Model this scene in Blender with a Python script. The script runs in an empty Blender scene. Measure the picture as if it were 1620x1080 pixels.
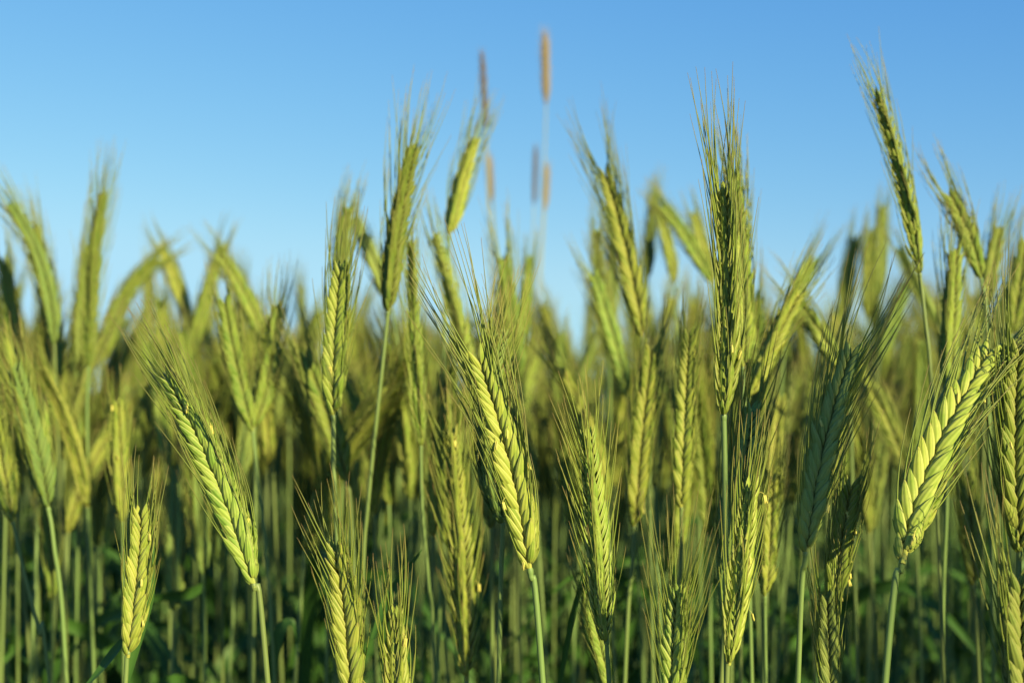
import bpy, math, random
import numpy as np
from mathutils import Vector

sc = bpy.context.scene
R = math.radians
rng = random.Random(11)
nrg = np.random.default_rng(11)

# ------------------------------------------------------------------ camera
CAM_Z = 1.15
HORIZON = 725.0            # photo row of the horizon
FPX = 50.0 / 36.0 * 1620.0
PITCH = math.atan((HORIZON - 540.0) / FPX)
cam = bpy.data.cameras.new('camera')
cam_o = bpy.data.objects.new('camera', cam)
sc.collection.objects.link(cam_o)
cam.lens = 50.0
cam.sensor_width = 36.0
cam.clip_start = 0.02
cam.clip_end = 500.0
cam_o.location = (0, 0, CAM_Z)
cam_o.rotation_euler = (math.pi / 2 + PITCH, 0, 0)
cam.dof.use_dof = True
cam.dof.focus_distance = 0.655
cam.dof.aperture_fstop = 7.2
cam.dof.aperture_blades = 9
sc.camera = cam_o

# ------------------------------------------------------------------ sky and sun
RIGHT_REAR = 300
SUN_EL = 18.0
SUN_AZ = 143.0             # clockwise from the viewing direction (+Y)
SKY_CH = ((0.93, 1.42, 3.3), (1.31, 0.94, 5.7), (3.0, 0.43, 7.4))
w = bpy.data.worlds.new('World')
sc.world = w
w.use_nodes = True
wn = w.node_tree.nodes
wl = w.node_tree.links
bg = wn['Background']
sky = wn.new('ShaderNodeTexSky')
sky.sky_type = 'NISHITA'
sky.sun_disc = False
sky.sun_elevation = R(SUN_EL)
sky.sun_rotation = R(SUN_AZ)
sky.altitude = 2000
sky.air_density = 1.5
sky.dust_density = 0.3
sky.ozone_density = 6.0
# the clear evening air is a little deeper blue overhead than the model gives
sep = wn.new('ShaderNodeSeparateColor'); cmb = wn.new('ShaderNodeCombineColor')
wl.new(sky.outputs[0], sep.inputs[0])
for ch, (gain, ex, top) in enumerate(SKY_CH):
    pw = wn.new('ShaderNodeMath'); pw.operation = 'POWER'; pw.inputs[1].default_value = ex
    ml = wn.new('ShaderNodeMath'); ml.operation = 'MULTIPLY'; ml.inputs[1].default_value = gain
    wl.new(sep.outputs[ch], pw.inputs[0]); wl.new(pw.outputs[0], ml.inputs[0]); sm = wn.new('ShaderNodeMath'); sm.operation = 'SMOOTH_MIN'; sm.inputs[1].default_value = top; sm.inputs[2].default_value = 0.8
    wl.new(ml.outputs[0], sm.inputs[0]); wl.new(sm.outputs[0], cmb.inputs[ch])
wl.new(cmb.outputs[0], bg.inputs[0])
bg.inputs[1].default_value = 0.0665
sun = bpy.data.lights.new('sun', 'SUN')
sun.energy = 5.0
sun.angle = R(0.55)
sun.color = (1.0, 0.86, 0.42)
sun_o = bpy.data.objects.new('sun', sun)
sc.collection.objects.link(sun_o)
sd = Vector((math.sin(R(SUN_AZ)) * math.cos(R(SUN_EL)), math.cos(R(SUN_AZ)) * math.cos(R(SUN_EL)), math.sin(R(SUN_EL))))
sun_o.rotation_euler = sd.to_track_quat('Z', 'Y').to_euler()
sun_o.location = (3, -3, 4)
sc.view_settings.view_transform = 'Standard'
sc.view_settings.look = 'None'
sc.view_settings.gamma = 1.0
sc.view_settings.exposure = 1.02
sc.render.engine = 'CYCLES'
sc.cycles.use_denoising = True
sc.cycles.max_bounces = 6
sc.cycles.diffuse_bounces = 3
sc.cycles.transmission_bounces = 3
sc.cycles.sample_clamp_indirect = 6.0

# ------------------------------------------------------------------ helpers
def px(x, y, d):
    """photo pixel at a distance d along the view axis -> world point"""
    a = (x - 810.0) / FPX * d
    b = (540.0 - y) / FPX * d
    c, s = math.cos(PITCH), math.sin(PITCH)
    return np.array([a, d * c - b * s, CAM_Z + d * s + b * c])

def norm(v):
    return v / (np.linalg.norm(v) + 1e-12)

def mesh_obj(name, V, F, mat, parent=None, attr=None, smooth=True):
    """V (n,3) array, F list of (m,k) index arrays with k of 3 or 4"""
    me = bpy.data.meshes.new(name)
    V = np.asarray(V, dtype=np.float32)
    loops = np.concatenate([f.reshape(-1) for f in F]).astype(np.int32)
    tot = np.concatenate([np.full(len(f), f.shape[1], dtype=np.int32) for f in F])
    start = np.concatenate([[0], np.cumsum(tot)[:-1]]).astype(np.int32)
    me.vertices.add(len(V))
    me.vertices.foreach_set('co', V.reshape(-1))
    me.loops.add(len(loops))
    me.loops.foreach_set('vertex_index', loops)
    me.polygons.add(len(tot))
    me.polygons.foreach_set('loop_start', start)
    me.polygons.foreach_set('loop_total', tot)
    if smooth:
        me.polygons.foreach_set('use_smooth', np.ones(len(tot), dtype=bool))
    if attr is not None:
        ca = me.color_attributes.new('fl', 'FLOAT_COLOR', 'POINT')
        col = np.ones((len(V), 4), dtype=np.float32)
        col[:, :3] = attr
        ca.data.foreach_set('color', col.reshape(-1))
    me.update(calc_edges=True)
    me.validate()
    me.materials.append(mat)
    o = bpy.data.objects.new(name, me)
    sc.collection.objects.link(o)
    if parent is not None:
        o.parent = parent
    return o

class Acc:
    """collects vertices, faces and a 3-channel attribute"""
    def __init__(s):
        s.V = []; s.F4 = []; s.F3 = []; s.A = []; s.n = 0
    def add(s, V, F4=None, F3=None, A=None):
        s.V.append(V)
        if F4 is not None and len(F4): s.F4.append(F4 + s.n)
        if F3 is not None and len(F3): s.F3.append(F3 + s.n)
        s.A.append(A if A is not None else np.zeros((len(V), 3)))
        s.n += len(V)
    def data(s):
        F = []
        if s.F4: F.append(np.concatenate(s.F4))
        if s.F3: F.append(np.concatenate(s.F3))
        return np.concatenate(s.V), F, np.concatenate(s.A)

def grid_faces(nr, na):
    """closed rings: nr rings of na points"""
    i = np.arange(nr - 1)[:, None]; j = np.arange(na)[None, :]
    a = i * na + j; b = i * na + (j + 1) % na
    return np.stack([a, b, b + na, a + na], -1).reshape(-1, 4)

def strip_faces(nr, na):
    i = np.arange(nr - 1)[:, None]; j = np.arange(na - 1)[None, :]
    a = i * na + j
    return np.stack([a, a + 1, a + 1 + na, a + na], -1).reshape(-1, 4)

_gf = {}
def gf(nr, na):
    if (nr, na) not in _gf: _gf[(nr, na)] = grid_faces(nr, na)
    return _gf[(nr, na)]

def tube(P, rad, na, ref=np.array([0.0, -1.0, 0.0]), tint=0.5):
    """tube along polyline P with radii; returns V, F4, A (across, along, tint)"""
    P = np.asarray(P, float); n = len(P)
    T = np.gradient(P, axis=0)
    T /= np.linalg.norm(T, axis=1)[:, None] + 1e-12
    U = np.cross(T, ref)
    U /= np.linalg.norm(U, axis=1)[:, None] + 1e-9
    W = np.cross(T, U)
    th = np.arange(na) / na * 2 * math.pi
    rad = np.broadcast_to(np.asarray(rad, float), (n,))
    V = P[:, None, :] + rad[:, None, None] * (np.cos(th)[None, :, None] * U[:, None, :] + np.sin(th)[None, :, None] * W[:, None, :])
    A = np.zeros((n, na, 3))
    A[:, :, 0] = th / (2 * math.pi); A[:, :, 1] = np.linspace(0, 1, n)[:, None]; A[:, :, 2] = tint
    return V.reshape(-1, 3), gf(n, na), A.reshape(-1, 3)

def bez(a, m, b, n):
    """quadratic through a, m (at half way) and b, resampled evenly"""
    c = 2 * m - 0.5 * (a + b)
    t = np.linspace(0, 1, 81)[:, None]
    P = (1 - t) ** 2 * a + 2 * t * (1 - t) * c + t ** 2 * b
    L = np.concatenate([[0], np.cumsum(np.linalg.norm(np.diff(P, axis=0), axis=1))])
    s = np.linspace(0, L[-1], n)
    return np.stack([np.interp(s, L, P[:, k]) for k in range(3)], 1), L[-1]

def catmull(pts, per):
    pts = [np.asarray(p, float) for p in pts]
    q = [2 * pts[0] - pts[1]] + pts + [2 * pts[-1] - pts[-2]]
    out = []
    for i in range(1, len(q) - 2):
        for k in range(per):
            t = k / per
            out.append(0.5 * (2 * q[i] + (q[i + 1] - q[i - 1]) * t + (2 * q[i - 1] - 5 * q[i] + 4 * q[i + 1] - q[i + 2]) * t * t
                              + (3 * q[i] - q[i - 1] - 3 * q[i + 1] + q[i + 2]) * t ** 3))
    out.append(pts[-1])
    return np.array(out)

# ------------------------------------------------------------------ materials
class NT:
    def __init__(s, name):
        s.m = bpy.data.materials.new(name); s.m.use_nodes = True
        s.t = s.m.node_tree; s.t.nodes.clear()
        s.out = s.t.nodes.new('ShaderNodeOutputMaterial')
    def n(s, kind, **kw):
        o = s.t.nodes.new(kind)
        for k, v in kw.items(): setattr(o, k, v)
        return o
    def l(s, a, b): s.t.links.new(a, b)
    def math(s, op, a, b=None, clamp=False):
        o = s.n('ShaderNodeMath', operation=op, use_clamp=clamp)
        for i, v in enumerate((a, b)):
            if v is None: continue
            if isinstance(v, (int, float)): o.inputs[i].default_value = v
            else: s.l(v, o.inputs[i])
        return o.outputs[0]
    def ramp(s, fac, stops):
        o = s.n('ShaderNodeValToRGB')
        e = o.color_ramp.elements
        e[0].position, e[0].color = stops[0][0], (*stops[0][1], 1)
        e[1].position, e[1].color = stops[-1][0], (*stops[-1][1], 1)
        for p, c in stops[1:-1]:
            k = e.new(p); k.color = (*c, 1)
        s.l(fac, o.inputs[0])
        return o.outputs[0]
    def mix(s, fac, a, b, mode='MIX'):
        o = s.n('ShaderNodeMix', data_type='RGBA', blend_type=mode)
        for i, v in ((0, fac), (6, a), (7, b)):
            if isinstance(v, (int, float)): o.inputs[i].default_value = v
            elif isinstance(v, tuple): o.inputs[i].default_value = (*v, 1)
            else: s.l(v, o.inputs[i])
        return o.outputs[2]
    def noise(s, scale, vec=None, detail=2.0):
        o = s.n('ShaderNodeTexNoise')
        o.inputs['Scale'].default_value = scale; o.inputs['Detail'].default_value = detail
        if vec is not None: s.l(vec, o.inputs['Vector'])
        return o.outputs[0]
    def finish(s, col, rough=0.5, trans=0.2, spec=0.35, tcol=None, bump=None):
        p = s.n('ShaderNodeBsdfPrincipled')
        s.l(col, p.inputs['Base Color'])
        p.inputs['Roughness'].default_value = rough
        p.inputs['Specular IOR Level'].default_value = spec
        if bump is not None:
            b = s.n('ShaderNodeBump'); b.inputs['Strength'].default_value = bump[1]; b.inputs['Distance'].default_value = bump[2]
            s.l(bump[0], b.inputs['Height']); s.l(b.outputs[0], p.inputs['Normal'])
        if trans > 0:
            t = s.n('ShaderNodeBsdfTranslucent'); s.l(tcol if tcol is not None else col, t.inputs['Color'])
            m = s.n('ShaderNodeMixShader'); m.inputs[0].default_value = trans
            s.l(p.outputs[0], m.inputs[1]); s.l(t.outputs[0], m.inputs[2]); s.l(m.outputs[0], s.out.inputs[0])
        else:
            s.l(p.outputs[0], s.out.inputs[0])
        return s.m

def ear_material():
    t = NT('rye_ear')
    at = t.n('ShaderNodeAttribute', attribute_name='fl')
    sp = t.n('ShaderNodeSeparateColor'); t.l(at.outputs['Color'], sp.inputs[0])
    acr, alo, rnd = sp.outputs
    oi = t.n('ShaderNodeObjectInfo')
    tc = t.n('ShaderNodeTexCoord')
    oc = t.n('ShaderNodeSeparateColor'); t.l(oi.outputs['Color'], oc.inputs[0])
    val, bloom_shade, hue = oc.outputs
    base = t.mix(rnd, (0.205, 0.305, 0.050), (0.370, 0.415, 0.075))
    n1 = t.noise(240.0, tc.outputs['Object'], 4.0)
    base = t.mix(t.math('MULTIPLY', t.math('SUBTRACT', n1, 0.42, True), 2.2, True), base, (0.43, 0.45, 0.12))
    # nerves along each lemma, pale papery margins, greener keel
    ner = t.math('SINE', t.math('MULTIPLY', acr, 2 * math.pi * 10))
    ner = t.math('MULTIPLY', t.math('ADD', t.math('MULTIPLY', ner, 0.5), 0.5), 0.42)
    base = t.mix(ner, base, (0.14, 0.21, 0.022))
    mar = t.math('POWER', t.math('ABSOLUTE', t.math('COSINE', t.math('MULTIPLY', acr, 2 * math.pi))), 5.0)
    base = t.mix(t.math('MULTIPLY', mar, 0.7), base, (0.47, 0.47, 0.17))
    base = t.mix(t.math('MULTIPLY', t.math('SUBTRACT', 0.22, alo, True), 2.6, True), base, (0.44, 0.43, 0.10))
    tip = t.math('MULTIPLY', t.math('SUBTRACT', alo, 0.86, True), 4.0, True)
    base = t.mix(t.math('MULTIPLY', tip, t.math('GREATER_THAN', rnd, 0.62)), base, (0.30, 0.22, 0.09))
    # some plants are riper, some still bluish with bloom; shaded ears get teal shade painted in
    base = t.mix(bloom_shade, base, (0.18, 0.28, 0.10))
    hs = t.n('ShaderNodeHueSaturation'); t.l(base, hs.inputs['Color'])
    t.l(hue, hs.inputs['Hue']); t.l(val, hs.inputs['Value'])
    tc_ = t.mix(1.0, hs.outputs[0], (1.05, 1.0, 0.12), 'MULTIPLY')
    return t.finish(hs.outputs[0], 0.55, 0.26, 0.15, tcol=tc_, bump=(ner, 0.6, 0.0005))

def beard_material():
    t = NT('rye_beard')
    at = t.n('ShaderNodeAttribute', attribute_name='fl')
    sp = t.n('ShaderNodeSeparateColor'); t.l(at.outputs['Color'], sp.inputs[0])
    c = t.ramp(sp.outputs[1], [(0.0, (0.19, 0.27, 0.04)), (0.55, (0.17, 0.22, 0.045)), (0.85, (0.26, 0.24, 0.07)), (1.0, (0.26, 0.17, 0.09))])
    c = t.mix(t.math('MULTIPLY', sp.outputs[2], 0.35), c, (0.32, 0.34, 0.10))
    return t.finish(c, 0.45, 0.2, 0.25)

def stem_material():
    t = NT('rye_stem')
    tc = t.n('ShaderNodeTexCoord'); oi = t.n('ShaderNodeObjectInfo')
    mp = t.n('ShaderNodeMapping'); t.l(tc.outputs['Object'], mp.inputs[0]); mp.inputs['Scale'].default_value = (900, 900, 9)
    n1 = t.noise(1.0, mp.outputs[0], 3.0)
    c = t.mix(n1, (0.088, 0.160, 0.040), (0.185, 0.238, 0.072))
    n2 = t.noise(14.0, tc.outputs['Object'])
    c = t.mix(t.math('MULTIPLY', n2, 0.5), c, (0.12, 0.18, 0.070))
    hs = t.n('ShaderNodeHueSaturation'); t.l(c, hs.inputs['Color'])
    t.l(t.math('ADD', t.math('MULTIPLY', oi.outputs['Random'], 0.03), 0.485), hs.inputs['Hue'])
    t.l(t.math('ADD', t.math('MULTIPLY', oi.outputs['Random'], 0.3), 0.85), hs.inputs['Value'])
    return t.finish(hs.outputs[0], 0.45, 0.0, 0.4, bump=(n1, 0.3, 0.0003))

def leaf_material():
    t = NT('rye_leaf')
    tc = t.n('ShaderNodeTexCoord')
    at = t.n('ShaderNodeAttribute', attribute_name='fl')
    sp = t.n('ShaderNodeSeparateColor'); t.l(at.outputs['Color'], sp.inputs[0])
    s = t.math('ADD', t.math('MULTIPLY', t.math('SINE', t.math('MULTIPLY', sp.outputs[0], 80.0)), 0.5), 0.5)
    c = t.mix(t.noise(9.0, tc.outputs['Object']), (0.026, 0.090, 0.018), (0.060, 0.140, 0.024))
    c = t.mix(t.math('MULTIPLY', s, 0.25), c, (0.07, 0.14, 0.04))
    return t.finish(c, 0.5, 0.22, 0.25)

def plain_material(name, a, b, scale, rough=0.6, trans=0.0):
    t = NT(name)
    tc = t.n('ShaderNodeTexCoord')
    c = t.mix(t.noise(scale, tc.outputs['Object'], 4.0), a, b)
    return t.finish(c, rough, trans, 0.25)

M_EAR = ear_material(); M_BEARD = beard_material(); M_STEM = stem_material(); M_LEAF = leaf_material()
M_ANTHER = plain_material('rye_anther', (0.50, 0.46, 0.09), (0.62, 0.58, 0.18), 900.0, 0.6, 0.15)
M_DRY = plain_material('dry_seed_head', (0.26, 0.20, 0.12), (0.38, 0.30, 0.18), 300.0, 0.7, 0.15)
M_DRYSTEM = plain_material('dry_grass_stem', (0.24, 0.26, 0.16), (0.34, 0.35, 0.22), 200.0, 0.6, 0.0)
M_DARKDRY = plain_material('brown_seed_head', (0.13, 0.10, 0.085), (0.19, 0.145, 0.115), 300.0, 0.7, 0.1)

def ground_material():
    t = NT('field_soil')
    tc = t.n('ShaderNodeTexCoord')
    a = t.noise(3.0, tc.outputs['Object'], 6.0); b = t.noise(70.0, tc.outputs['Object'], 5.0)
    c = t.mix(a, (0.055, 0.040, 0.026), (0.10, 0.078, 0.05))
    c = t.mix(t.math('MULTIPLY', b, 0.5), c, (0.03, 0.045, 0.018))
    return t.finish(c, 0.9, 0.0, 0.2, bump=(b, 0.7, 0.02))

# ------------------------------------------------------------------ the rye plant
def floret_template(nv, na):
    v = np.array({8: [0, .07, .2, .38, .57, .75, .9, 1], 5: [0, .18, .45, .75, 1.0], 4: [0, .3, .68, 1.0]}[nv])
    wid = np.sin(math.pi * np.clip(v, 0, 1) ** 0.74) ** 0.78
    wid = np.maximum(wid, 0.035)
    wid[0] = 0.22
    th = np.arange(na) / na * 2 * math.pi
    s = np.sin(th)
    up = np.where(s > 0, s * (1 + 0.30 * np.clip(s, 0, 1) ** 5), s * 0.45)
    a = 0.5 * wid[:, None] * np.cos(th)[None, :]
    b = 0.235 * wid[:, None] * up[None, :] + 0.14 * np.sin(math.pi * v)[:, None]
    c = np.broadcast_to(v[:, None], a.shape)
    T = np.stack([a, b, c], -1).reshape(-1, 3)
    A = np.zeros((nv, na, 3)); A[:, :, 0] = th / (2 * math.pi); A[:, :, 1] = v[:, None]
    return T, gf(nv, na), A.reshape(-1, 3)

LOD = {'near': (8, 8, 6, 3), 'mid': (5, 6, 4, 3), 'low': (4, 5, 3, 3)}
TPL = {k: floret_template(v[0], v[1]) for k, v in LOD.items()}

def bend(V, C, L, U, Vv, T):
    """map straight ear coordinates (u, v, along) onto the centre line samples"""
    n = len(C)
    s = np.clip(V[:, 2] / L, 0, 1) * (n - 1)
    i = np.minimum(s.astype(int), n - 2); f = (s - i)[:, None]
    def ip(X): return X[i] * (1 - f) + X[i + 1] * f
    over = (V[:, 2] - np.clip(V[:, 2], 0, L))[:, None]
    return ip(C) + ip(U) * V[:, 0:1] + ip(Vv) * V[:, 1:2] + ip(T) * over

def build_ear(base, mid, tip, W, roll=0.0, awn=2.6, lod='near', view=None, seed=0, spread=0.08, spacing=0.262, fat=1.0, n_anther=0):
    """ear and beard arrays in world space, plus anther spots"""
    r = random.Random(seed)
    C, L = bez(base, mid, tip, 25)
    T = np.gradient(C, axis=0); T /= np.linalg.norm(T, axis=1)[:, None]
    vw = norm(np.array([0, 0, CAM_Z]) - 0.5 * (base + tip)) if view is None else view
    V0 = vw[None, :] - T * (T @ vw)[:, None]
    V0 /= np.linalg.norm(V0, axis=1)[:, None] + 1e-9
    U0 = np.cross(V0, T)
    # a slow twist along the ear
    tw = roll + np.linspace(0, r.uniform(-0.35, 0.35), len(C))
    U = U0 * np.cos(tw)[:, None] + V0 * np.sin(tw)[:, None]
    Vv = -U0 * np.sin(tw)[:, None] + V0 * np.cos(tw)[:, None]
    N = max(6, int(round(L / (spacing * W))))
    step = L / (2 * N)
    tmpl, tf, ta = TPL[lod]
    nv, na, nseg, nside = LOD[lod]
    ear = Acc(); brd = Acc(); spots = []
    # rachis
    z = np.linspace(-0.02 * L, L * 0.97, 10)
    P = np.stack([0 * z, 0 * z, z], 1)
    v_, f_, a_ = tube(P, 0.06 * W, 6)
    a_[:, 1] = 0.05; a_[:, 2] = 0.8
    ear.add(v_, f_, A=a_)
    for i in range(2 * N):
        side = 1 if i % 2 == 0 else -1
        t = i / (2 * N - 1.0)
        size = min(1.0, 0.58 + 5.0 * t) * (1.0 - 0.42 * max(0.0, t - 0.45) / 0.55) * r.uniform(0.93, 1.07)
        zb = i * step
        # the small closed floret in the middle of the spikelet
        Cx = norm(np.array([side * math.tan(R(r.gauss(17, 2))), r.gauss(0, .03), 1.0]))
        B = norm(np.array([side, r.gauss(0, .1), 0.0])); B = norm(B - Cx * (B @ Cx)); Aax = np.cross(B, Cx)
        at = ta.copy(); at[:, 2] = r.random()
        ear.add(np.array([side * 0.06 * W, 0, zb]) + tmpl[:, 0:1] * 0.30 * W * size * Aax + tmpl[:, 1:2] * 0.30 * W * size * B + tmpl[:, 2:3] * 0.80 * W * size * Cx, tf, A=at)
        for f in (1, -1):
            ln = 0.98 * W * size * r.uniform(0.94, 1.05)
            wd = 0.305 * W * size * fat * r.uniform(0.92, 1.06)
            a1 = math.tan(R(r.gauss(18.5, 2.5))) ; a2 = math.tan(R(r.gauss(11, 2.5)))
            Cx = norm(np.array([side * a1, f * a2, 1.0]))
            B = norm(np.array([side * 0.36, f * 0.93, 0.0]) + 0.12 * np.array([r.gauss(0, 1), r.gauss(0, 1), 0]))
            B = norm(B - Cx * (B @ Cx)); Aax = np.cross(B, Cx)
            pos = np.array([side * 0.035 * W, f * 0.05 * W, zb])
            Vx = pos + tmpl[:, 0:1] * wd * Aax + tmpl[:, 1:2] * wd * B + tmpl[:, 2:3] * ln * Cx
            at = ta.copy(); at[:, 2] = r.random()
            ear.add(Vx, tf, A=at)
            if lod == 'near':   # the narrow glume at the foot of each floret
                gl = 0.60; gw = 0.34
                Cg = norm(Cx + np.array([side * 0.20, -f * 0.10, 0]))
                Vx = pos + np.array([side * 0.05 * W, -f * 0.01 * W, -0.02 * W]) + tmpl[:, 0:1] * wd * gw * Aax + tmpl[:, 1:2] * wd * gw * B + tmpl[:, 2:3] * ln * gl * Cg
                at = ta.copy(); at[:, 2] = r.random() * 0.5
                ear.add(Vx, tf, A=at)
            spots.append((pos + 0.62 * ln * Cx + 0.3 * wd * B, side, f, t))
            # awn
            if r.random() < 0.16: continue
            tipp = pos + ln * Cx * 0.985
            al = awn * W * r.uniform(0.68, 1.08) * (0.75 + 0.45 * min(1, 2 * t)) * (1.0 - 0.18 * max(0, t - 0.7) / 0.3)
            d1 = norm(np.array([side * r.gauss(spread, 0.05), f * r.gauss(spread * 0.8, 0.06), 1.0]) + np.array([r.gauss(0, 0.03), r.gauss(0, 0.03), 0]))
            q = np.linspace(0, 1, nseg + 1)[:, None]
            cv = np.array([r.gauss(0, 0.03), r.gauss(0, 0.03), 0]) * al
            blend = q ** 0.6
            P = tipp + al * q * ((1 - blend) * (0.5 * Cx + 0.5 * d1) + blend * d1) + cv * q ** 2
            rad = W * (0.0180 * (1 - q[:, 0]) ** 0.8 + 0.0055)
            vx, fx, ax = tube(P, rad, nside, tint=r.random())
            brd.add(vx, fx, A=ax)
    EV, EF, EA = ear.data(); EV = bend(EV, C, L, U, Vv, T)
    BV, BF, BA = brd.data(); BV = bend(BV, C, L, U, Vv, T)
    an = []
    if n_anther:
        for s in r.sample(spots, min(len(spots), n_anther)):
            an.append(bend(s[0][None, :], C, L, U, Vv, T)[0])
    return (EV, EF, EA), (BV, BF, BA), an, C, T

_anther = None
def anther_mesh():
    """two-lobed pollen sac hanging on its thread, thread end at the origin"""
    global _anther
    if _anther is None:
        a = Acc()
        P = np.array([[0, 0, 0], [0.0012, 0, 0.0005], [0.0024, 0, -0.0004], [0.0028, 0, -0.0014]])
        v, f, at = tube(P, 0.00013, 4, np.array([0.0, 1, 0.1])); a.add(v, f, A=at)
        for sx in (-1, 1):
            z = np.array([0, 0.0004, 0.0014, 0.0026, 0.0036, 0.0042])
            P = np.stack([0.0028 + sx * 0.00032 + sx * 0.00022 * (z / 0.0042 - 0.4) ** 2 * 4, 0 * z, -0.0012 - z], 1)
            v, f, at = tube(P, np.array([0.0001, 0.0004, 0.0005, 0.00048, 0.0004, 0.0001]), 6); a.add(v, f, A=at)
        V, F, A = a.data()
        o = mesh_obj('anther', V, F, M_ANTHER)
        _anther = o.data
        bpy.data.objects.remove(o)
    return _anther

def root_empty(name, loc, label, cat, group=None):
    o = bpy.data.objects.new(name, None)
    o.empty_display_size = 0.02
    sc.collection.objects.link(o)
    o.location = loc
    o['label'] = label; o['category'] = cat
    if group: o['group'] = group
    return o

def ribbon(pts, width, twist=0.6, seed=0, tipblunt=0.0):
    r = random.Random(seed)
    P = catmull(pts, 7); n = len(P)
    T = np.gradient(P, axis=0); T /= np.linalg.norm(T, axis=1)[:, None] + 1e-9
    side = np.cross(T, np.array([0.3, -1.0, 0.25])); side /= np.linalg.norm(side, axis=1)[:, None] + 1e-9
    up = np.cross(side, T)
    ang = r.uniform(-0.6, 0.6) + np.linspace(0, twist, n)
    S = side * np.cos(ang)[:, None] + up * np.sin(ang)[:, None]
    Nn = np.cross(S, T)
    q = np.linspace(0, 1, n)
    wv = width * 0.5 * np.clip(0.55 + 1.6 * q, 0, 1) * np.clip((1.02 - q) / 0.55, 0.02, 1) ** 0.8
    k = np.array([-1, -0.5, 0, 0.5, 1.0])
    V = P[:, None, :] + S[:, None, :] * (wv[:, None] * k)[:, :, None] + Nn[:, None, :] * (wv[:, None] * (np.abs(k) * 0.28))[:, :, None]
    A = np.zeros((n, 5, 3)); A[:, :, 0] = (k + 1) / 2; A[:, :, 1] = q[:, None]
    V = V.reshape(-1, 3); F = strip_faces(n, 5); A = A.reshape(-1, 3)
    return V, F, A

def stem_path(base, tang, way, foot):
    """ear base -> way points -> ground"""
    pts = [base] + way + [foot]
    return catmull(pts, 8)

def ear_tone(r, val=None, bloom_shade=None):
    b = max(0.0, r.uniform(-0.7, 0.65)) if bloom_shade is None else bloom_shade
    return (r.uniform(0.72, 1.12) if val is None else val, b, r.uniform(0.490, 0.524), 1.0)

def plant(label, base, mid, tip, W, roll=0.0, awn=2.6, way=None, lod='near', group='rye plants at the front of the field', n_anther=0,
          spread=0.08, spacing=0.262, fat=1.0, leaves=(), view=None, seed=0, srad=None, tone=None):
    r = random.Random(seed)
    ear, brd, an, C, T = build_ear(base, mid, tip, W, roll, awn, lod, view, seed, spread, spacing, fat, n_anther)
    way = way or []
    last = way[-1] if way else base
    prev = (way[-2] if len(way) > 1 else base) if way else base + 0.03 * T[0]
    d = last - prev
    hs = d[:2] / max(0.02, abs(d[2])) if abs(d[2]) > 1e-4 else np.zeros(2)
    hs = np.clip(hs, -0.35, 0.35)
    h = last[2]
    foot = np.array([last[0] + hs[0] * h * 0.35, last[1] + hs[1] * h * 0.35, 0.0])
    m1 = last * 0.6 + foot * 0.4; m1[:2] += hs * h * 0.10
    P = catmull([base + 0.02 * (C[1] - C[0])] + way + [m1, foot], 9)
    root = root_empty('rye_plant', tuple(foot), label, 'rye', group)
    off = foot
    sr = srad or W * 0.078
    n = len(P)
    q = np.linspace(0, 1, n)
    rad = sr * (1.0 + 0.2 * q)
    a = Acc()
    v, f, at = tube(P, rad, 10 if lod == 'near' else 6); a.add(v, f, A=at)
    # the swollen, slightly ragged collar under the ear
    tn = norm(P[1] - P[0])
    cp = np.array([base - 0.00 * tn, base + tn * W * 0.06, base + tn * W * 0.13, base + tn * W * 0.20])
    v, f, at = tube(cp, np.array([sr * 1.04, sr * 1.22, sr * 1.12, sr * 0.9]), 10 if lod == 'near' else 6); a.add(v, f, A=at)
    V, F, A = a.data()
    mesh_obj('stem', V - off, F, M_STEM, root, A)
    eo = mesh_obj('ear', ear[0] - off, ear[1], M_EAR, root, ear[2])
    eo.color = tone or ear_tone(r)
    mesh_obj('beard', brd[0] - off, brd[1], M_BEARD, eo, brd[2])
    for p in an:
        o = bpy.data.objects.new('anther', anther_mesh()); sc.collection.objects.link(o); o.parent = eo
        o.location = tuple(p - off); s = r.uniform(0.8, 1.15) * W / 0.018
        s = min(s, 1.25)
        o.scale = (s, s, s); o.rotation_euler = (r.uniform(-0.35, 0.35), r.uniform(-0.35, 0.35), r.uniform(-2.6, 0.6))
    for li, (pts, wd) in enumerate(leaves):
        v, f, at = ribbon(pts, wd, r.uniform(-0.9, 0.9), seed + li)
        mesh_obj('leaf', v - off, [f], M_LEAF, root, at)
    return root

# ------------------------------------------------------------------ ground
gv = np.array([[-220, -60, 0], [220, -60, 0], [220, 320, 0], [-220, 320, 0]], float)
g = mesh_obj('ground', gv, [np.array([[0, 1, 2, 3]])], ground_material(), smooth=False)
g['kind'] = 'structure'

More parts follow.
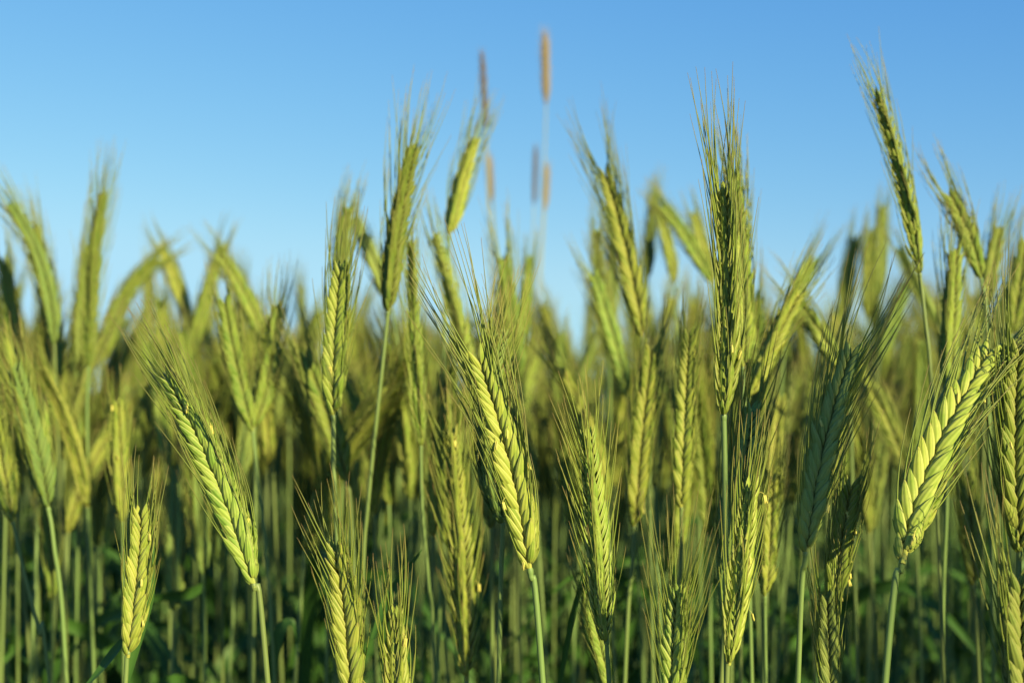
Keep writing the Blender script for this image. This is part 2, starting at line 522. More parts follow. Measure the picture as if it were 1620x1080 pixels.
# ------------------------------------------------------------------ plants traced one by one
# label, base px, mid px, tip px, depth, width px, options
G1 = 'rye plants in sharp focus at the front'
G2 = 'rye plants just behind the sharp ones'
TR = [
 # ---- sharp front row
 ('big sharp rye ear leaning left with long braided grains, left of centre', (401, 922), (346, 758), (270, 600), .65, 62, dict(roll=-.3, v=1.12, awn=2.5, way=[(424, 1085)], n=5, g=G1, tip=.03)),
 ('short fat ear with yellow anthers on its right side, low at left', (203, 1035), (217, 925), (224, 815), .655, 52, dict(roll=-.2, v=1.1, awn=1.9, way=[(198, 1090)], n=5, g=G1, ld=.02, lf=[([(199, 1085), (226, 985), (240, 930), (244, 862)], 15), ([(197, 1010), (178, 1035), (150, 1070), (120, 1100)], 17)])),
 ('pale open-grained ear with purple-tipped beard, directly below the stem of the upright braided ear', (556, 1110), (549, 985), (533, 868), .63, 62, dict(roll=-.2, awn=2.0, way=[(560, 1200)], n=3, g=G1, spread=.16)),
 ('short ear cut by the bottom edge, its upright beard a fan of thin bristles', (632, 1160), (628, 1065), (626, 975), .63, 58, dict(roll=1.0, v=1.0, awn=2.1, way=[(636, 1260)], n=3, g=G1, ld=.1, lf=[([(590, 1010), (612, 950), (642, 905), (668, 868)], 17)])),
 ('broad bright ear at picture centre with long dark beard sweeping up to the left', (838, 898), (808, 735), (757, 570), .655, 66, dict(roll=-.25, v=1.15, awn=3.1, way=[(859, 1085)], n=7, g=G1, spread=.13)),
 ('ear half hidden behind the broad central ear, on a straight pale stem', (796, 826), (772, 690), (790, 535), .71, 50, dict(roll=.6, awn=2.6, way=[(789, 1085)], n=2, g=G1)),
 ('upright ear with shaded teal left flank and bright yellow right flank, right of centre', (958, 1012), (945, 850), (930, 690), .66, 52, dict(roll=.8, v=1.08, awn=2.2, way=[(964, 1085)], n=4, g=G1, spread=.16)),
 ('thin partly shaded ear tucked under the teal-flanked upright ear', (968, 1110), (948, 1020), (927, 932), .74, 34, dict(roll=.4, awn=2.0, way=[(972, 1200)], n=0, g=G1, lf=[([(880, 1110), (898, 1010), (915, 935), (934, 868)], 11)])),
 ('small bright ear at the bottom edge framed by two tall fans of bristles', (1062, 1135), (1067, 1040), (1073, 940), .62, 52, dict(roll=-.3, awn=3.3, way=[(1055, 1240)], n=0, g=G1, spread=.17)),
 ('brightly sunlit narrow ear low beside a dark teal shaded ear', (1154, 1046), (1170, 912), (1186, 775), .64, 58, dict(roll=1.3, v=1.15, awn=2.3, way=[(1149, 1100)], n=3, g=G1)),
 ('dark teal ear wholly in shade behind the narrow sunlit one', (1152, 985), (1164, 820), (1187, 655), .70, 60, dict(roll=.2, v=1.25, shade_tint=.75, awn=2.4, way=[(1140, 1100)], n=0, g=G1)),
 ('tall vertical ear with stiff dark beard standing straight against blue sky', (1145, 655), (1151, 480), (1144, 305), .675, 62, dict(roll=1.25, v=.9, awn=3.0, way=[(1147, 760), (1150, 1100)], n=2, g=G1, spread=.07)),
 ('lit ear directly behind the tall vertical dark-bearded one, showing along its right edge', (1176, 580), (1173, 430), (1160, 280), .80, 42, dict(roll=.3, awn=2.4, way=[(1178, 690), (1190, 1100)], n=1, g=G1, spread=.08)),
 ('shaded dark ear leaning right with a dense black-looking beard of long bristles', (1275, 872), (1302, 712), (1348, 560), .645, 60, dict(roll=.15, v=1.15, shade_tint=.6, awn=3.0, way=[(1262, 1085)], n=4, g=G1, spread=.15)),
 ('ear with dangling yellow anthers behind the shaded black-bearded ear', (1316, 960), (1330, 865), (1348, 768), .69, 50, dict(roll=.1, awn=2.2, way=[(1308, 1100)], n=7, g=G1)),
 ('bearded ear cut by the bottom edge, right under the anther-hung ear', (1316, 1130), (1311, 1040), (1307, 950), .67, 50, dict(roll=.0, awn=2.2, way=[(1318, 1230)], n=0, g=G1)),
 ('largest and nearest ear, open pale grains leaning right with yellow anthers', (1429, 884), (1478, 725), (1566, 555), .63, 84, dict(roll=-.3, awn=2.7, way=[(1400, 1085)], n=9, v=1.18, g=G1, tip=.07, spacing=.37, spread=.15)),
 ('long-bearded ear cut by the right edge of the picture beside the largest ear', (1614, 872), (1604, 715), (1612, 555), .69, 62, dict(roll=.3, awn=3.0, way=[(1611, 1000)], n=1, g=G1, spread=.17)),
 ('ear in the bottom right corner with curved yellow-green bristles on its left', (1622, 1140), (1614, 1035), (1612, 925), .60, 72, dict(roll=.2, awn=2.6, way=[(1626, 1250)], n=0, g=G1, spread=.2)),
 # ---- just behind, softly blurred
 ('soft pale ear at left edge group leaning left above a long bare stem', (76, 802), (55, 700), (26, 590), .86, 48, dict(roll=.3, awn=2.0, way=[(85, 860), (106, 1090)], n=3, g=G2)),
 ('slim ear hanging low beneath the soft pale ear at far left', (82, 948), (80, 875), (72, 800), 1.0, 32, dict(roll=.2, awn=1.8, way=[(82, 1090)], n=0, g=G2)),
 ('ear cut by the left edge above a slanting pale stem', (20, 825), (8, 750), (-4, 672), .86, 42, dict(roll=.1, awn=2.0, way=[(38, 905), (62, 1000), (80, 1090)], n=1, g=G2)),
 ('small upright yellow ear between bare stems at left, above the short fat ear', (194, 825), (190, 735), (186, 640), .9, 36, dict(roll=.4, awn=1.8, way=[(196, 1090)], n=2, g=G2)),
 ('tall slightly bent ear standing alone against the sky at far left', (140, 580), (146, 440), (162, 312), 1.04, 33, dict(roll=1.1, v=.7, awn=3.0, way=[(138, 700), (146, 1090)], n=0, g=G2, spread=.1)),
 ('dark shaded ear pressed against the left of the tall lone left ear', (126, 590), (128, 490), (141, 392), 1.12, 28, dict(roll=.2, awn=2.4, way=[(124, 800)], n=0, g=G2)),
 ('arching ear bending left against the sky near the left edge', (86, 545), (66, 425), (18, 328), 1.05, 33, dict(roll=.3, awn=2.6, way=[(92, 700), (100, 1000)], n=0, g=G2)),
 ('upright ear just right of the left arching ear, dark beard above', (92, 640), (78, 500), (57, 362), 1.12, 31, dict(roll=.9, awn=2.6, way=[(98, 900)], n=0, g=G2)),
 ('blurred ear standing at the very left edge below the arching ear', (24, 610), (17, 505), (6, 410), 1.1, 30, dict(roll=.2, awn=2.3, way=[(28, 900)], n=0, g=G2)),
 ('tiny bright ear low between the left sky ears', (117, 606), (118, 560), (119, 512), 1.2, 23, dict(roll=.3, awn=1.8, way=[(112, 800), (118, 1090)], n=0, g=G2)),
 ('lit ear behind the soft pale left ear, above bare stems', (95, 660), (90, 580), (82, 500), 1.1, 31, dict(roll=.2, awn=1.8, way=[(103, 900)], n=0, g=G2)),
 ('pale ear bowing right like a hook at left of the sky gap', (164, 572), (192, 478), (249, 412), 1.25, 31, dict(roll=.2, awn=2.2, way=[(158, 640), (150, 900)], n=0, g=G2)),
 ('ear bending left, first of the crossed blurred pair left of centre', (302, 525), (282, 455), (254, 388), 1.34, 26, dict(roll=.2, awn=2.0, way=[(310, 700)], n=0, g=G2)),
 ('ear slanting right, second of the crossed blurred pair left of centre', (298, 570), (324, 475), (350, 392), 1.3, 28, dict(roll=.3, awn=2.0, way=[(290, 700)], n=0, g=G2)),
 ('thick blurred ear leaning left beside the crossed pair', (420, 548), (390, 472), (352, 410), 1.14, 34, dict(roll=.3, awn=2.0, way=[(430, 700)], n=0, g=G2)),
 ('left arm of the V of two ears above the big left-leaning ear', (400, 682), (376, 590), (355, 480), .9, 40, dict(roll=.2, awn=1.9, way=[(408, 760), (430, 1000)], n=0, g=G2, lf=[([(431, 1075), (440, 1005), (462, 985), (474, 1030)], 19)])),
 ('right arm of the V of two ears above the big left-leaning ear', (402, 676), (424, 585), (437, 488), .94, 40, dict(roll=.4, awn=2.1, way=[(404, 780), (400, 1090)], n=0, g=G2)),
 ('hazy ear behind the big left-leaning ear, its beard crossing sky', (266, 640), (258, 565), (254, 492), 1.2, 29, dict(roll=.2, awn=2.0, way=[(270, 850)], n=0, g=G2)),
 ('lit hazy ear seen between the big left ear and the V pair', (300, 640), (297, 580), (289, 528), 1.15, 28, dict(roll=.2, awn=1.8, way=[(305, 850)], n=0, g=G2)),
 ('small soft ear on a thin stem behind the tip of the big left ear', (228, 692), (234, 645), (241, 600), 1.3, 25, dict(roll=.2, awn=1.6, way=[(222, 900)], n=0, g=G2)),
 ('upright braided ear with a dark shadow patch on its flank, left of centre', (528, 656), (531, 545), (541, 428), .745, 52, dict(roll=-.1, awn=2.2, way=[(528, 740), (534, 870), (540, 1100)], n=1, g=G2)),
 ('ear rising behind the tip of the upright braided ear into the sky', (540, 470), (540, 400), (549, 335), .98, 33, dict(roll=.3, awn=2.2, way=[(536, 700)], n=0, g=G2)),
 ('shaded ear leaning left behind the upright braided stem', (548, 760), (520, 665), (484, 565), .92, 46, dict(roll=.2, awn=2.2, way=[(560, 900)], n=0, g=G2)),
 ('tall ear reaching high into the sky with long split beard, centre left', (614, 492), (627, 370), (652, 240), .84, 42, dict(roll=.7, v=.62, awn=3.0, way=[(606, 570), (582, 800), (570, 1000)], n=0, g=G2, spread=.12)),
 ('dark-tipped ear crossing leftward behind the tall split-bearded ear', (620, 490), (596, 425), (564, 352), 1.1, 29, dict(roll=.2, awn=2.0, way=[(640, 620), (660, 900)], n=0, g=G2)),
 ('slender bright ear right of the tall split-bearded ear, on a long stem', (666, 705), (656, 545), (650, 390), .85, 37, dict(roll=1.2, awn=2.2, way=[(668, 800), (678, 920), (690, 1090)], n=2, g=G2)),
 ('smooth yellow ear leaning right below the dark brown grass head', (711, 372), (728, 298), (750, 224), .98, 34, dict(roll=.5, v=1.15, awn=2.7, way=[(706, 440), (700, 700)], n=0, g=G2)),
 ('bright yellow ear behind the dark beard of the broad central ear', (762, 660), (728, 520), (690, 378), .95, 38, dict(roll=1.2, awn=2.0, way=[(772, 800)], n=0, g=G2)),
 ('blurred bearded ear just right of the central beard, below the tan grass heads', (818, 610), (808, 505), (798, 415), 1.08, 42, dict(roll=.4, awn=2.4, way=[(822, 900)], n=0, g=G2)),
 ('thin blurred ear under the tan grass heads, left of the sky gap', (826, 540), (833, 470), (838, 408), 1.3, 23, dict(roll=.3, awn=2.2, way=[(822, 800)], n=0, g=G2)),
 ('big braided ear leaning left high against the sky, right of the tan heads', (1016, 532), (991, 400), (957, 272), .93, 43, dict(roll=.25, v=.85, awn=2.8, way=[(1024, 640), (1030, 900)], n=0, g=G2, spread=.15)),
 ('yellow-tipped ear left of the big braided sky ear', (960, 565), (950, 465), (945, 370), 1.18, 29, dict(roll=1.2, awn=2.3, way=[(964, 800)], n=0, g=G2)),
 ('pale ear slanting left under the yellow-tipped ear', (992, 625), (968, 530), (940, 440), 1.08, 36, dict(roll=.3, awn=2.2, way=[(1004, 800)], n=0, g=G2)),
 ('olive ear hidden behind the big braided sky ear', (964, 530), (968, 440), (970, 358), 1.28, 27, dict(roll=.3, awn=1.8, way=[(966, 800)], n=0, g=G2)),
 ('thin upright ear between the braided sky ear and the crossing pair', (1025, 440), (1028, 372), (1036, 308), 1.35, 22, dict(roll=.3, awn=2.2, way=[(1024, 700)], n=0, g=G2)),
 ('thin ear leaning left right behind the thin upright one', (1068, 450), (1056, 385), (1040, 325), 1.3, 23, dict(roll=.3, awn=2.0, way=[(1074, 700)], n=0, g=G2)),
 ('soft ear slanting steeply left toward the thin pair, near the tall vertical ear', (1124, 446), (1090, 382), (1050, 328), 1.22, 28, dict(roll=.3, awn=2.0, way=[(1138, 560), (1145, 800)], n=0, g=G2)),
 ('short soft ear touching the left side of the tall vertical ear', (1130, 450), (1114, 395), (1098, 340), 1.3, 25, dict(roll=.3, awn=1.9, way=[(1136, 700)], n=0, g=G2)),
 ('small lone blurred ear at the right foot of the central sky gap', (882, 605), (872, 545), (860, 488), 1.38, 25, dict(roll=.3, awn=2.0, way=[(886, 800)], n=0, g=G2)),
 ('dark shaded little ear beside the small lone gap ear', (880, 645), (884, 585), (888, 530), 1.3, 22, dict(roll=.3, awn=2.0, way=[(878, 800)], n=0, g=G2)),
 ('neatly braided sunlit ear on a shaded stem, left of the tall vertical ear', (1078, 802), (1084, 670), (1091, 530), .79, 42, dict(roll=-.1, awn=2.0, way=[(1077, 900), (1070, 1090)], n=0, g=G2)),
 ('half-shaded ear with teal left side, between centre and the neat braided ear', (1003, 832), (1014, 695), (1031, 555), .85, 44, dict(roll=.3, awn=2.2, way=[(1000, 900), (988, 1090)], n=2, g=G2)),
 ('blurred ear with dark bearded left side and yellow right edge, left of the centre stems', (738, 1068), (730, 880), (714, 690), .80, 50, dict(roll=.9, awn=2.1, way=[(738, 1110)], n=2, g=G2, spread=.16)),
 ('ear leaning right with two bright anthers at its tip, right of the tall vertical ear', (1184, 628), (1220, 545), (1260, 468), .84, 42, dict(roll=.9, awn=2.4, way=[(1176, 680), (1172, 1000)], n=3, g=G2)),
 ('ear leaning left that crosses the anther-tipped ear', (1332, 585), (1298, 530), (1264, 480), .95, 38, dict(roll=.3, awn=2.2, way=[(1344, 640), (1352, 900)], n=1, g=G2)),
 ('olive ear standing behind the crossing of the two right-hand ears', (1202, 660), (1199, 560), (1194, 470), 1.05, 38, dict(roll=.3, awn=2.2, way=[(1204, 900)], n=0, g=G2)),
 ('blurred ear above the crossing pair, pointing up right', (1248, 480), (1266, 448), (1287, 412), 1.2, 30, dict(roll=.3, awn=2.4, way=[(1240, 560), (1230, 800)], n=0, g=G2)),
 ('hazy ear left of the twin hazy ears under the tall right ear', (1332, 520), (1340, 445), (1353, 378), 1.4, 27, dict(roll=.3, awn=2.0, way=[(1328, 800)], n=0, g=G2)),
 ('shorter of the twin hazy upright ears left of the tall right ear', (1371, 500), (1374, 430), (1378, 366), 1.38, 24, dict(roll=.3, awn=1.8, way=[(1370, 800)], n=0, g=G2)),
 ('taller of the twin hazy upright ears left of the tall right ear', (1392, 470), (1394, 398), (1397, 330), 1.5, 24, dict(roll=.3, awn=1.8, way=[(1392, 800)], n=0, g=G2)),
 ('tallest ear of all, long and slim, rising high into blue sky at right', (1455, 432), (1428, 288), (1387, 148), .80, 43, dict(roll=1.45, v=.88, awn=2.5, way=[(1463, 500), (1474, 620), (1490, 1000)], n=0, g=G2, spread=.04, spacing=.42)),
 ('soft ear leaning left crossing the stem of the tallest ear', (1482, 510), (1450, 450), (1424, 398), 1.2, 28, dict(roll=1.3, awn=1.8, way=[(1494, 560), (1500, 800)], n=0, g=G2)),
 ('soft ear leaning right under the tallest ear', (1392, 570), (1412, 508), (1434, 450), 1.2, 27, dict(roll=.3, awn=1.6, way=[(1384, 640), (1376, 900)], n=0, g=G2)),
 ('dark-tipped ear right of the tallest ear with silvery beard pointing left', (1552, 440), (1532, 375), (1503, 310), .88, 37, dict(roll=.4, awn=2.6, way=[(1562, 520), (1568, 900)], n=0, g=G2)),
 ('half-shaded upright ear right of the tallest ear stem, behind the largest ear', (1500, 625), (1504, 512), (1511, 402), .85, 40, dict(roll=.8, awn=2.4, way=[(1498, 800), (1490, 1090)], n=1, g=G2)),
 ('olive ear behind the beard of the largest ear, near the right edge', (1560, 490), (1568, 425), (1581, 365), 1.0, 33, dict(roll=.3, awn=2.2, way=[(1556, 700)], n=0, g=G2)),
 ('dark ear at the right edge of the picture behind long bristles', (1600, 530), (1610, 460), (1622, 385), .95, 36, dict(roll=.3, awn=2.2, way=[(1596, 800)], n=0, g=G2)),
 ('sunlit ear on a straight stem between the narrow sunlit ear and the shaded leaning ear', (1210, 942), (1216, 855), (1222, 760), .80, 37, dict(roll=.6, awn=2.0, way=[(1212, 1090)], n=0, g=G2)),
 ('dim ear low at left behind the stem of the big left ear', (322, 908), (316, 825), (309, 738), 1.0, 36, dict(roll=.2, awn=1.8, way=[(324, 1090)], n=0, g=G2, lf=[([(324, 925), (296, 938), (250, 944), (196, 958)], 20)])),
 ('yellowish ear low behind the foot of the big left ear', (352, 905), (350, 850), (345, 795), 1.08, 31, dict(roll=.2, awn=1.8, way=[(352, 1090)], n=0, g=G2)),
 ('slim ear behind the stems right of the small upright left ear', (270, 855), (266, 775), (262, 690), 1.18, 27, dict(roll=.2, awn=1.8, way=[(276, 1090)], n=0, g=G2)),
 ('ear leaning right in the tangle just right of the upright braided stem', (548, 735), (572, 680), (602, 622), 1.0, 41, dict(roll=.8, awn=2.0, way=[(540, 800), (536, 1000)], n=0, g=G2)),
 ('dark shaded ear in the gloom between the largest ear and the right edge', (1540, 925), (1536, 840), (1529, 755), .86, 42, dict(roll=.2, awn=2.2, way=[(1550, 1090)], n=0, g=G2)),
 ('soft ear between the central ear and the teal-flanked upright ear, low on a bent stalk', (905, 830), (898, 770), (890, 715), 1.1, 32, dict(roll=.2, awn=1.8, way=[(908, 1000)], n=0, g=G2)),
 ('blurred ear below the V pair, beside its stems', (426, 740), (423, 680), (420, 615), 1.12, 30, dict(roll=.2, awn=1.8, way=[(432, 1000)], n=0, g=G2)),
]
for i, (lab, b, m, t, d, wpx, o) in enumerate(TR):
    near = d < 0.8
    dm = d + o.get('tip', 0) * 0.45; dt = d + o.get('tip', 0)
    W = wpx * d / FPX * 0.98
    plant(lab, px(*b, d), px(*m, dm), px(*t, dt), W, roll=o.get('roll', 0), awn=o.get('awn', 2.4),
          way=[px(x, y, d) for x, y in o['way']], lod='near' if near else 'mid', group=o['g'], n_anther=o.get('n', 0),
          tone=ear_tone(random.Random(i), o['v'], o.get('shade_tint', 0)) if 'v' in o else None,  # sun on lit ears and shade on dark ones put into their colour
          spread=o.get('spread', .08), spacing=o.get('spacing', .262), seed=100 + i,
          srad=min(W * 0.072, 0.00155),
          leaves=[([px(x, y, d + o.get('ld', 0)) for x, y in pts], wp * d / FPX) for pts, wp in o.get('lf', [])])

# ------------------------------------------------------------------ dry grass heads above the rye
def grass_stalk(label, a, b, d, wpx, way, mat):
    A_, B_ = px(*a, d), px(*b, d)
    W = wpx * d / FPX
    r = random.Random(int(a[0] * 7 + a[1]))
    pts = [B_] + [px(x, y, d) for x, y in way]
    last = pts[-1]
    foot = np.array([last[0], last[1], 0.0])
    P = catmull(pts + [foot], 10)
    root = root_empty('grass_stalk', tuple(foot), label, 'dry grass', 'dry grass heads above the rye')
    v, f, at = tube(P, 0.00075, 6); mesh_obj('stem', v - foot, [f], M_DRYSTEM, root, at)
    h = Acc()
    L = np.linalg.norm(A_ - B_); T = (A_ - B_) / L
    U = norm(np.cross(T, [0, -1, 0])); Vv = np.cross(U, T)
    tm, tf, ta = TPL['low']
    n = 110
    for k in range(n):                       # packed spikelets round the axis
        q = k / n; ph = k * 2.399
        rad = math.cos(ph) * U + math.sin(ph) * Vv
        prof = min(1, 6 * q + .25) * min(1, (1 - q) * 3 + .25)
        Cx = norm(T + 0.42 * rad); Bx = norm(rad - Cx * (rad @ Cx)); Ax = np.cross(Bx, Cx)
        p = B_ + T * L * q * 0.95 + rad * W * 0.10 * prof
        h.add(p + tm[:, 0:1] * W * .34 * Ax + tm[:, 1:2] * W * .34 * Bx + tm[:, 2:3] * W * 0.75 * prof * Cx, tf, A=ta)
        tp = p + W * .7 * prof * Cx
        bq = np.linspace(0, 1, 3)[:, None]
        vx, fx, ax = tube(tp + bq * W * r.uniform(.6, 1.3) * norm(T + .35 * rad), np.array([.0002, .00014, .00006]), 3)
        h.add(vx, fx, A=ax)
    V, F, A = h.data()
    mesh_obj('seed_head', V - foot, F, mat, root, A)

grass_stalk('tallest tan grass head on a hair-thin pale stem against open sky', (862, 48), (864, 165), 1.62, 17, [(859, 330), (846, 560), (838, 760)], M_DRY)
grass_stalk('dark brown narrow grass head rising above the smooth yellow ear', (762, 78), (769, 205), 1.45, 12, [(772, 300), (780, 500), (786, 760)], M_DARKDRY)
grass_stalk('small tan grass head below the dark brown one', (773, 244), (777, 320), 1.7, 13, [(784, 420), (795, 600), (800, 760)], M_DRY)
grass_stalk('thin dull mauve-brown grass head, left of the lower close pair', (848, 228), (845, 325), 1.75, 9, [(842, 430), (836, 600), (832, 760)], M_DARKDRY)
grass_stalk('short tan grass head, right of the lower close pair', (865, 260), (862, 333), 1.7, 13, [(856, 440), (846, 620), (842, 760)], M_DRY)

# ------------------------------------------------------------------ rows behind: individual plants copied from twelve kinds
def proto(k):
    """an upright plant about 1.3 m tall, foot at the origin"""
    r = random.Random(900 + k)
    lean = r.uniform(0.004, 0.022) * (1 if k % 3 else 1.5); a = r.uniform(0, 6.28)
    dx, dy = math.cos(a), math.sin(a)
    H = 1.20
    el = r.uniform(0.095, 0.125)
    base = np.array([dx * 0.03, dy * 0.03, H])
    mid = base + np.array([dx * lean * .7, dy * lean * .7, el * 0.5])
    tip = base + np.array([dx * lean * 2, dy * lean * 2, el * (1 - lean)])
    W = r.uniform(0.0145, 0.0170)
    lv = []
    for j in range(r.randint(1, 2)):
        b = r.uniform(0, 6.28); z0 = r.uniform(0.45, 0.85)
        e = np.array([math.cos(b), math.sin(b), 0])
        p0 = np.array([dx * .01, dy * .01, z0])
        lv.append(([p0, p0 + e * .03 + np.array([0, 0, .10]), p0 + e * .10 + np.array([0, 0, .17]), p0 + e * .19 + np.array([0, 0, .12])], r.uniform(.008, .012)))
    return plant('x', base, mid, tip, W, roll=r.uniform(0, 1.5), awn=r.uniform(2.2, 3.1), way=[np.array([dx * .018, dy * .018, H * .75]), np.array([dx * .004, dy * .004, H * .4])],
                 lod='mid', spread=.085, view=np.array([0.0, -1.0, 0.0]), seed=900 + k, leaves=lv, srad=.00125)
protos = [proto(k) for k in range(12)]
PR_TOP = []
for p in protos:
    e = [c for c in p.children if c.name.startswith('ear')][0]
    co = np.empty(len(e.data.vertices) * 3, dtype=np.float32); e.data.vertices.foreach_get('co', co)
    PR_TOP.append((float(co.reshape(-1, 3)[:, 2].max()), p.location.copy()))

ENVX = [-80, 0, 60, 110, 150, 200, 240, 290, 340, 430, 470, 530, 580, 620, 700, 760, 830, 860, 900, 935, 960, 1060, 1100, 1180, 1240, 1300, 1360, 1420, 1470, 1520, 1620, 1700]
ENVY = [430, 440, 440, 500, 560, 590, 540, 480, 460, 530, 500, 470, 520, 500, 480, 480, 470, 560, 600, 560, 470, 450, 470, 480, 500, 480, 470, 540, 560, 450, 430, 420]
def zone_label(x, d):
    xs = [270, 560, 840, 1110, 1380]
    names = ['at the far left', 'left of centre behind the V of two ears', 'behind the broad central ear',
             'under the sky gap right of centre', 'behind the tall vertical dark-bearded ear', 'at the far right']
    k = sum(x > q for q in xs)
    far = d > 1.5
    return (('heavily blurred back-row rye plant ' if far else 'softly blurred middle-row rye plant ') + names[k],
            ('back-row' if far else 'middle-row') + ' rye plants ' + names[k])

def copy_tree(o, parent=None):
    c = o.copy(); sc.collection.objects.link(c)
    if parent is not None: c.parent = parent
    for ch in list(o.children): copy_tree(ch, c)
    return c
N_FILL = 208
for i in range(N_FILL):
    d = math.sqrt(rng.uniform(0.98 ** 2, 1.72 ** 2))
    x = rng.uniform(-70, 1690)
    env = float(np.interp(x, ENVX, ENVY))
    yt = env + 5 + abs(rng.gauss(0, 1)) * 68 + (20 if d > 1.6 else 0)
    if d < 1.3: yt += 40
    top = px(x, yt, d)
    k = rng.randrange(12)
    s = top[2] / PR_TOP[k][0]
    lab, grp = zone_label(x, d)
    o = protos[k] if i < 12 and False else copy_tree(protos[k])
    o.location = (top[0], top[1], 0.0)
    o.rotation_euler = (R(rng.gauss(0, 1.6)), R(rng.gauss(0, 1.6)), rng.uniform(0, 6.28))
    o.scale = (1, 1, s)
    o['label'] = lab; o['group'] = grp
    for ch in o.children:
        if ch.name.startswith('ear'): ch.color = ear_tone(rng)
# ------------------------------------------------------------------ the rest of the field, past counting
def flat(root):
    """vertices, faces, attribute of the plant's stem / ear / beard / leaf meshes"""
    out = {}
    for c in [root] + list(root.children_recursive):
        if c.type != 'MESH' or c.name.startswith('anther'): continue
        me = c.data
        co = np.empty(len(me.vertices) * 3, dtype=np.float32); me.vertices.foreach_get('co', co)
        lt = np.empty(len(me.polygons), dtype=np.int32); me.polygons.foreach_get('loop_total', lt)
        lv = np.empty(len(me.loops), dtype=np.int32); me.loops.foreach_get('vertex_index', lv)
        ca = np.empty(len(me.vertices) * 4, dtype=np.float32); me.color_attributes['fl'].data.foreach_get('color', ca)
        assert (lt == 4).all()
        out.setdefault(c.name.split('.')[0], []).append((co.reshape(-1, 3), lv.reshape(-1, 4), ca.reshape(-1, 4)[:, :3], me.materials[0]))
    return out
flats = [flat(p) for p in protos]
MATS = [M_STEM, M_EAR, M_BEARD, M_LEAF]
MIDX = {'stem': 0, 'ear': 1, 'beard': 2, 'leaf': 3}

def merge_field(name, items, label, cat):
    """items: (list of (V, F, A, material index), location, rot z, tilt, scale z)"""
    Vs, Fs, As, Ms = [], [], [], []; n = 0
    for parts, loc, rz, tl, s in items:
        c, q = math.cos(rz), math.sin(rz)
        for V, F, A, mi in parts:
            W = V.astype(np.float64).copy(); W[:, 2] *= s
            x = W[:, 0] * c - W[:, 1] * q + tl[0] * W[:, 2]; y = W[:, 0] * q + W[:, 1] * c + tl[1] * W[:, 2]
            Vs.append(np.stack([x + loc[0], y + loc[1], W[:, 2]], 1)); Fs.append(F + n); As.append(A); Ms.append(np.full(len(F), mi, dtype=np.int32)); n += len(V)
    o = mesh_obj(name, np.concatenate(Vs), [np.concatenate(Fs)], M_STEM, None, np.concatenate(As))
    for m in MATS[1:]: o.data.materials.append(m)
    o.data.polygons.foreach_set('material_index', np.concatenate(Ms))
    o['kind'] = 'stuff'; o['label'] = label; o['category'] = cat
    o.color = (0.90, 0.15, 0.508, 1.0)
    return o

def parts_of(fl):
    return [(v, f, a, MIDX[k]) for k, lst in fl.items() for v, f, a, _ in lst]
PARTS = [parts_of(f) for f in flats]

# coarse plants for the distance
def coarse(k):
    r = random.Random(k + 50)
    lean = r.uniform(0, .03); a = r.uniform(0, 6.28); e = np.array([math.cos(a), math.sin(a), 0])
    b = np.array([0, 0, 1.2]) + e * .02; t = b + np.array([0, 0, r.uniform(.09, .12)]) + e * lean
    P = np.stack([b + (t - b) * q for q in np.linspace(0, 1, 7)])
    ev, ef, ea = tube(P, np.array([.003, .0085, .0095, .009, .0085, .007, .002]) * r.uniform(.9, 1.1), 6)
    ev = ev + nrg.normal(0, .0012, ev.shape); ea[:, 2] = nrg.random(len(ea)); ea[:, 1] = .4
    sv, sf, sa = tube(np.stack([np.zeros(3), np.array([0, 0, .6]), b]), .0016, 4)
    bd = Acc()
    for j in range(9):
        q = r.uniform(.35, 1); p = b + (t - b) * q; ph = r.uniform(0, 6.28)
        dr = norm(np.array([math.cos(ph) * .2, math.sin(ph) * .2, 1.0]))
        vx, fx, ax = tube(np.stack([p, p + dr * .05]), np.array([.0005, .00015]), 3); bd.add(vx, fx, A=ax)
    bv, bf, ba = bd.data()
    p0 = np.array([0, 0, r.uniform(.5, .85)]); ph = r.uniform(0, 6.28); e2 = np.array([math.cos(ph), math.sin(ph), 0])
    lv, lf, la = ribbon([p0, p0 + e2 * .05 + np.array([0, 0, .1]), p0 + e2 * .17 + np.array([0, 0, .1])], .011, .5, k)
    return [(ev, ef, ea, 1), (sv, sf, sa, 0), (bv, bf[0], ba, 2), (lv, lf, la, 3)]
COARSE = [coarse(k) for k in range(8)]

items = []
def field_item(parts_list, x, y, top):
    k = rng.randrange(len(parts_list))
    items.append((parts_list[k], (x, y), rng.uniform(0, 6.28), (rng.gauss(0, .02), rng.gauss(0, .02)), top / 1.31))
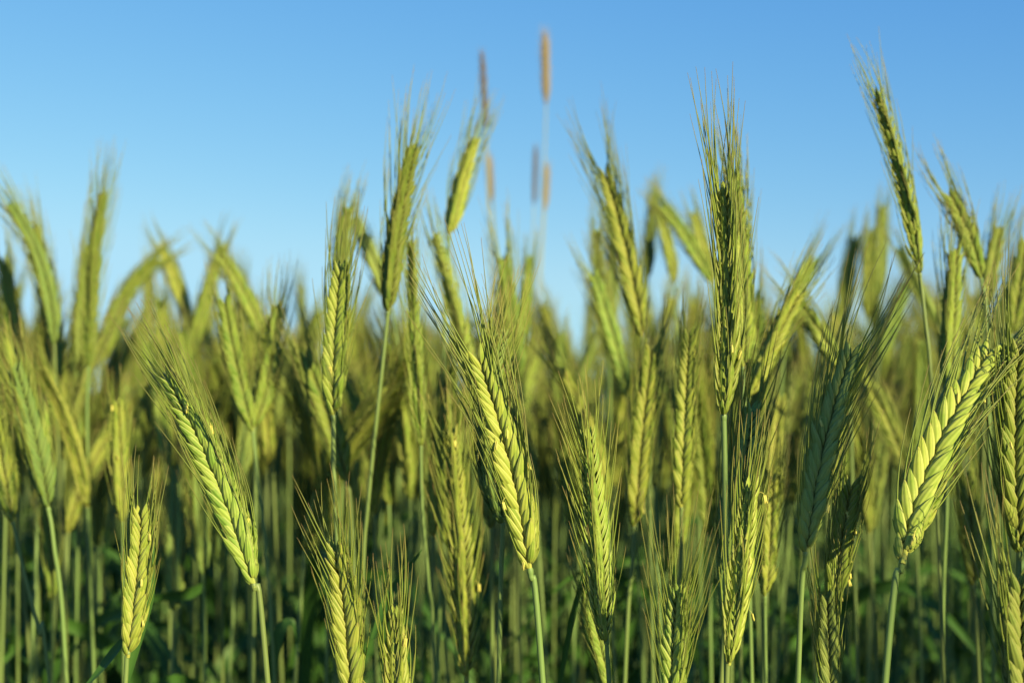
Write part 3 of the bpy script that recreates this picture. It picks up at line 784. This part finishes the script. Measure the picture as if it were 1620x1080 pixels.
# outside the frame: thick at the sides, and behind the photographer's right shoulder
side_items = []
def side_item(x, y, top):
    k = rng.randrange(12)
    side_items.append((PARTS[k], (x, y), rng.uniform(0, 6.28), (rng.gauss(0, .015), rng.gauss(0, .015)), top / 1.31))
for i in range(260):
    y = rng.uniform(0.62, 2.6)
    sx = 1 if rng.random() < 0.5 else -1
    side_item(sx * (0.37 * y + 0.05 + rng.uniform(0.03, 1.2)), y, rng.uniform(1.04, 1.27))
for i in range(RIGHT_REAR):  # unseen plants, placed and sized to keep sun off the lower right
    y = rng.uniform(-0.15, 1.2)
    side_item(max(0.42, 0.37 * y + 0.10) + rng.uniform(0, 0.9), y, min(1.38, rng.gauss(1.18 if y < .35 else 1.215, 0.05)))
side_item(.372, .315, 1.37); side_item(.387, .30, 1.39); side_item(.40, .283, 1.37)  # unseen tall plants added to shade the ear leaning right
for i in range(760):     # between and behind the counted rows
    y = math.sqrt(rng.uniform(1.55 ** 2, 2.6 ** 2)); x = rng.uniform(-1, 1) * (0.4 * y + 0.25)
    side_item(x, y, min(1.38, rng.gauss(1.25, 0.065)))
merge_field('rye_field', side_items, 'green rye standing thick behind and to either side of the front rows', 'rye field')
for (d0, d1, dens) in ((2.6, 5.0, 230), (5.0, 12.0, 55), (12.0, 45.0, 3.0)):
    area = (0.36 * 1.0) * 2 * 1.6 * (d1 ** 2 - d0 ** 2) / 2
    for i in range(int(area * dens)):
        y = math.sqrt(rng.uniform(d0 ** 2, d1 ** 2))
        x = rng.uniform(-1, 1) * (0.36 * y * 1.6 + 0.5)
        field_item(COARSE, x, y, min(1.46, 1.25 + rng.gauss(0, .06)))
merge_field('rye_field', items, 'blurred green rye running back to the horizon behind the rows', 'rye field')

# ------------------------------------------------------------------ leaves in the shade at the foot of the stand
Vs = Acc()
for i in range(4200):
    y = math.sqrt(rng.uniform(0.95 ** 2, 3.6 ** 2))
    x = rng.uniform(-1, 1) * (0.42 * y + 0.15)
    b = rng.uniform(0, 6.28); e = np.array([math.cos(b), math.sin(b), 0])
    z0 = rng.uniform(0.40, 0.84 if y < 1.15 else 0.93)
    p0 = np.array([x, y, z0]); L = rng.uniform(.12, .24)
    v, f, a = ribbon([p0, p0 + e * L * .2 + np.array([0, 0, L * .5]), p0 + e * L * .6 + np.array([0, 0, L * .72]), p0 + e * L + np.array([0, 0, L * .35])], rng.uniform(.007, .013), rng.uniform(-1, 1), i)
    Vs.add(v, f, A=a)
V, F, A = Vs.data()
lo = mesh_obj('rye_leaves', V, F, M_LEAF, None, A)
lo['kind'] = 'stuff'; lo['label'] = 'dark green rye leaves in the shade between the stems'; lo['category'] = 'leaves'

# the kinds themselves are only patterns for the copies
for p in protos:
    for c in list(p.children_recursive) + [p]:
        bpy.data.objects.remove(c)
